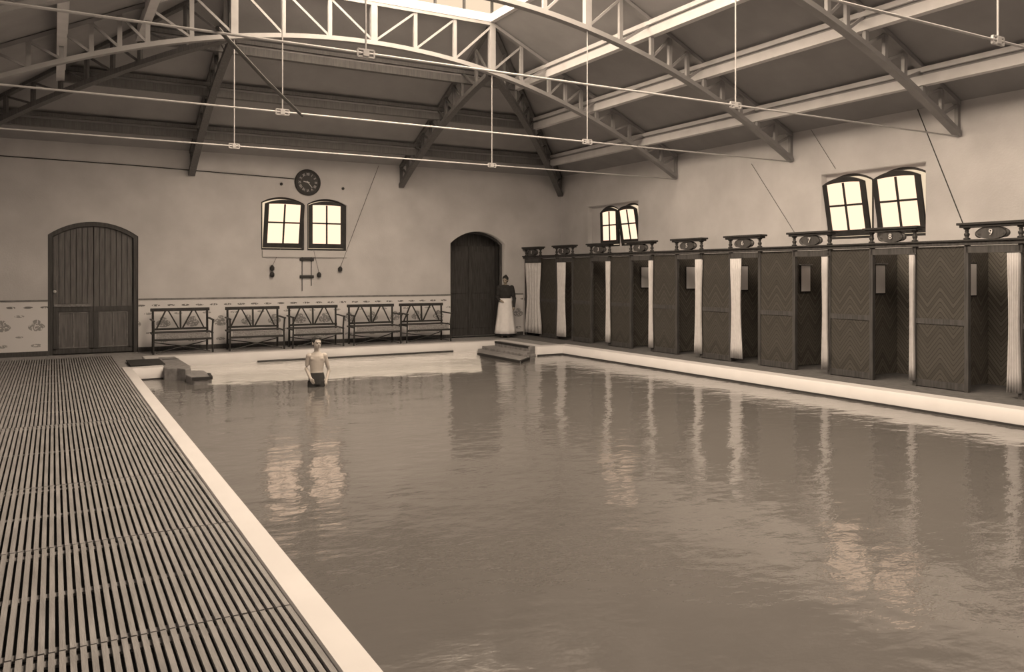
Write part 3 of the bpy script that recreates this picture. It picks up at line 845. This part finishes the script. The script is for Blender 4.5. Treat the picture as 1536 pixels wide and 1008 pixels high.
# woman in a white apron at the doorway
wo = empty('person', (10.42, 18.70, 0), math.radians(-32)); tag(wo, 'woman in dark blouse and long white apron standing at the dark doorway', 'person')
b = MB()
ell_loft(b, [(0, 0, .86, .16, .12), (0, 0, .95, .155, .115), (0, 0, 1.04, .125, .095), (0, 0, 1.14, .145, .105), (0, 0, 1.26, .165, .11), (0, 0, 1.34, .15, .09), (0, 0, 1.385, .09, .06), (0, 0, 1.40, .05, .045)])
limb(b, [(0, .005, 1.37), (0, -.01, 1.46)], [.05, .045])
tn2 = math.radians(-18)
P2 = head(b, (0, -.02, 1.42), .215, tn2)
limb(b, [(-.17, 0, 1.32), (-.21, .03, 1.06), (-.14, -.13, .98)], [.05, .038, .026]); hand_(b, (-.14, -.13, .98), (.8, -.3, -.2), (0, .5, -.8), .95, -1)
limb(b, [(.17, 0, 1.32), (.23, .04, 1.03), (.22, -.02, .80)], [.05, .038, .026]); hand_(b, (.22, -.02, .80), (0, -.15, -1), (-1, 0, 0), .95, 1)
for q in (-1, 1):
    limb(b, [(q * .085, 0, .88), (q * .085, -.01, .48), (q * .085, .02, .08)], [.09, .06, .04]); b.ellip((q * .085, -.05, .035), (.042, .12, .034))
remesh_join(b, 'body', M['skin_dark'], wo, .01)
face_bits(P2, .215, wo, tn2)
R = Matrix.Rotation(tn2, 3, 'Z'); hb = MB()
hb.ellip(P2(0, .07, .66), (.38 * s, .43 * s, .40 * s), R); hb.ellip(P2(0, .2, .45), (.34 * s, .30 * s, .34 * s), R); hb.ellip(P2(0, .2, 1.02), (.16 * s, .16 * s, .12 * s), R)
remesh_join(hb, 'hair', M['hair'], wo, .01)
bb = MB()
ell_loft(bb, [(0, 0, .93, .175, .135), (0, 0, 1.04, .14, .11), (0, 0, 1.14, .16, .12), (0, 0, 1.26, .18, .125), (0, 0, 1.34, .165, .105), (0, 0, 1.395, .08, .065)])
limb(bb, [(-.17, 0, 1.32), (-.215, .03, 1.06), (-.15, -.12, .985)], [.068, .055, .04]); limb(bb, [(.17, 0, 1.32), (.235, .04, 1.03), (.222, -.015, .83)], [.068, .055, .042])
remesh_join(bb, 'blouse', M['cloth_dark'], wo, .011, 2)
sk = MB(); n = 36
def skirt(b, k, z0, a0=0, a1=2 * PI, closed=True):
    rows = []
    for f in [i / 8 for i in range(9)]:
        z = z0 + (1.03 - z0) * f; r = .27 - .125 * f ** .8
        rows.append([((r * k + .012 * math.sin(9 * t) * (1 - f)) * math.cos(t), (r * k * .85 + .012 * math.sin(9 * t) * (1 - f)) * math.sin(t), z) for t in [2 * PI * i / n for i in range(n)]])
    return b.ring_loft(rows)
skirt(sk, 1.0, .06).build('skirt', M['cloth_dark'], wo, True)
# apron: wraps the front two thirds of the skirt
ap = MB(); rings = []
for f in [i / 8 for i in range(9)]:
    z = .11 + (1.04 - .11) * f; r = .27 - .125 * f ** .8 + .012
    A = [math.radians(-205 + 230 * i / 24) for i in range(25)]
    def pt(t, dr): q = r + dr + .012 * math.sin(9 * t) * (1 - f); return (q * math.cos(t), (q - .15 * r) * math.sin(t), z)
    rings.append([pt(t, .014) for t in A] + [pt(t, .004) for t in reversed(A)])
ap.ring_loft(rings).build('apron', M['cloth_white'], wo, True)

# ------------------------------------------------------------------ light, world, camera
w = bpy.data.worlds.new('sky'); SC.world = w; w.use_nodes = True
w.node_tree.nodes['Background'].inputs[0].default_value = (1, .79, .55, 1)
w.node_tree.nodes['Background'].inputs[1].default_value = .9

cam = bpy.data.cameras.new('camera'); co = bpy.data.objects.new('camera', cam); COL.objects.link(co)
co.location = (0, 0, 1.7); co.rotation_euler = (PI / 2, 0, math.radians(-29.6))
cam.sensor_width = 36; cam.lens = 36 * 1211 / 1536
cam.shift_y = -(504 - 410) / 1536
cam.clip_start = .05
SC.camera = co
SC.view_settings.view_transform = 'Standard'; SC.view_settings.look = 'None'
SC.view_settings.exposure = 0; SC.view_settings.gamma = 1; SC.view_settings.use_curve_mapping = False
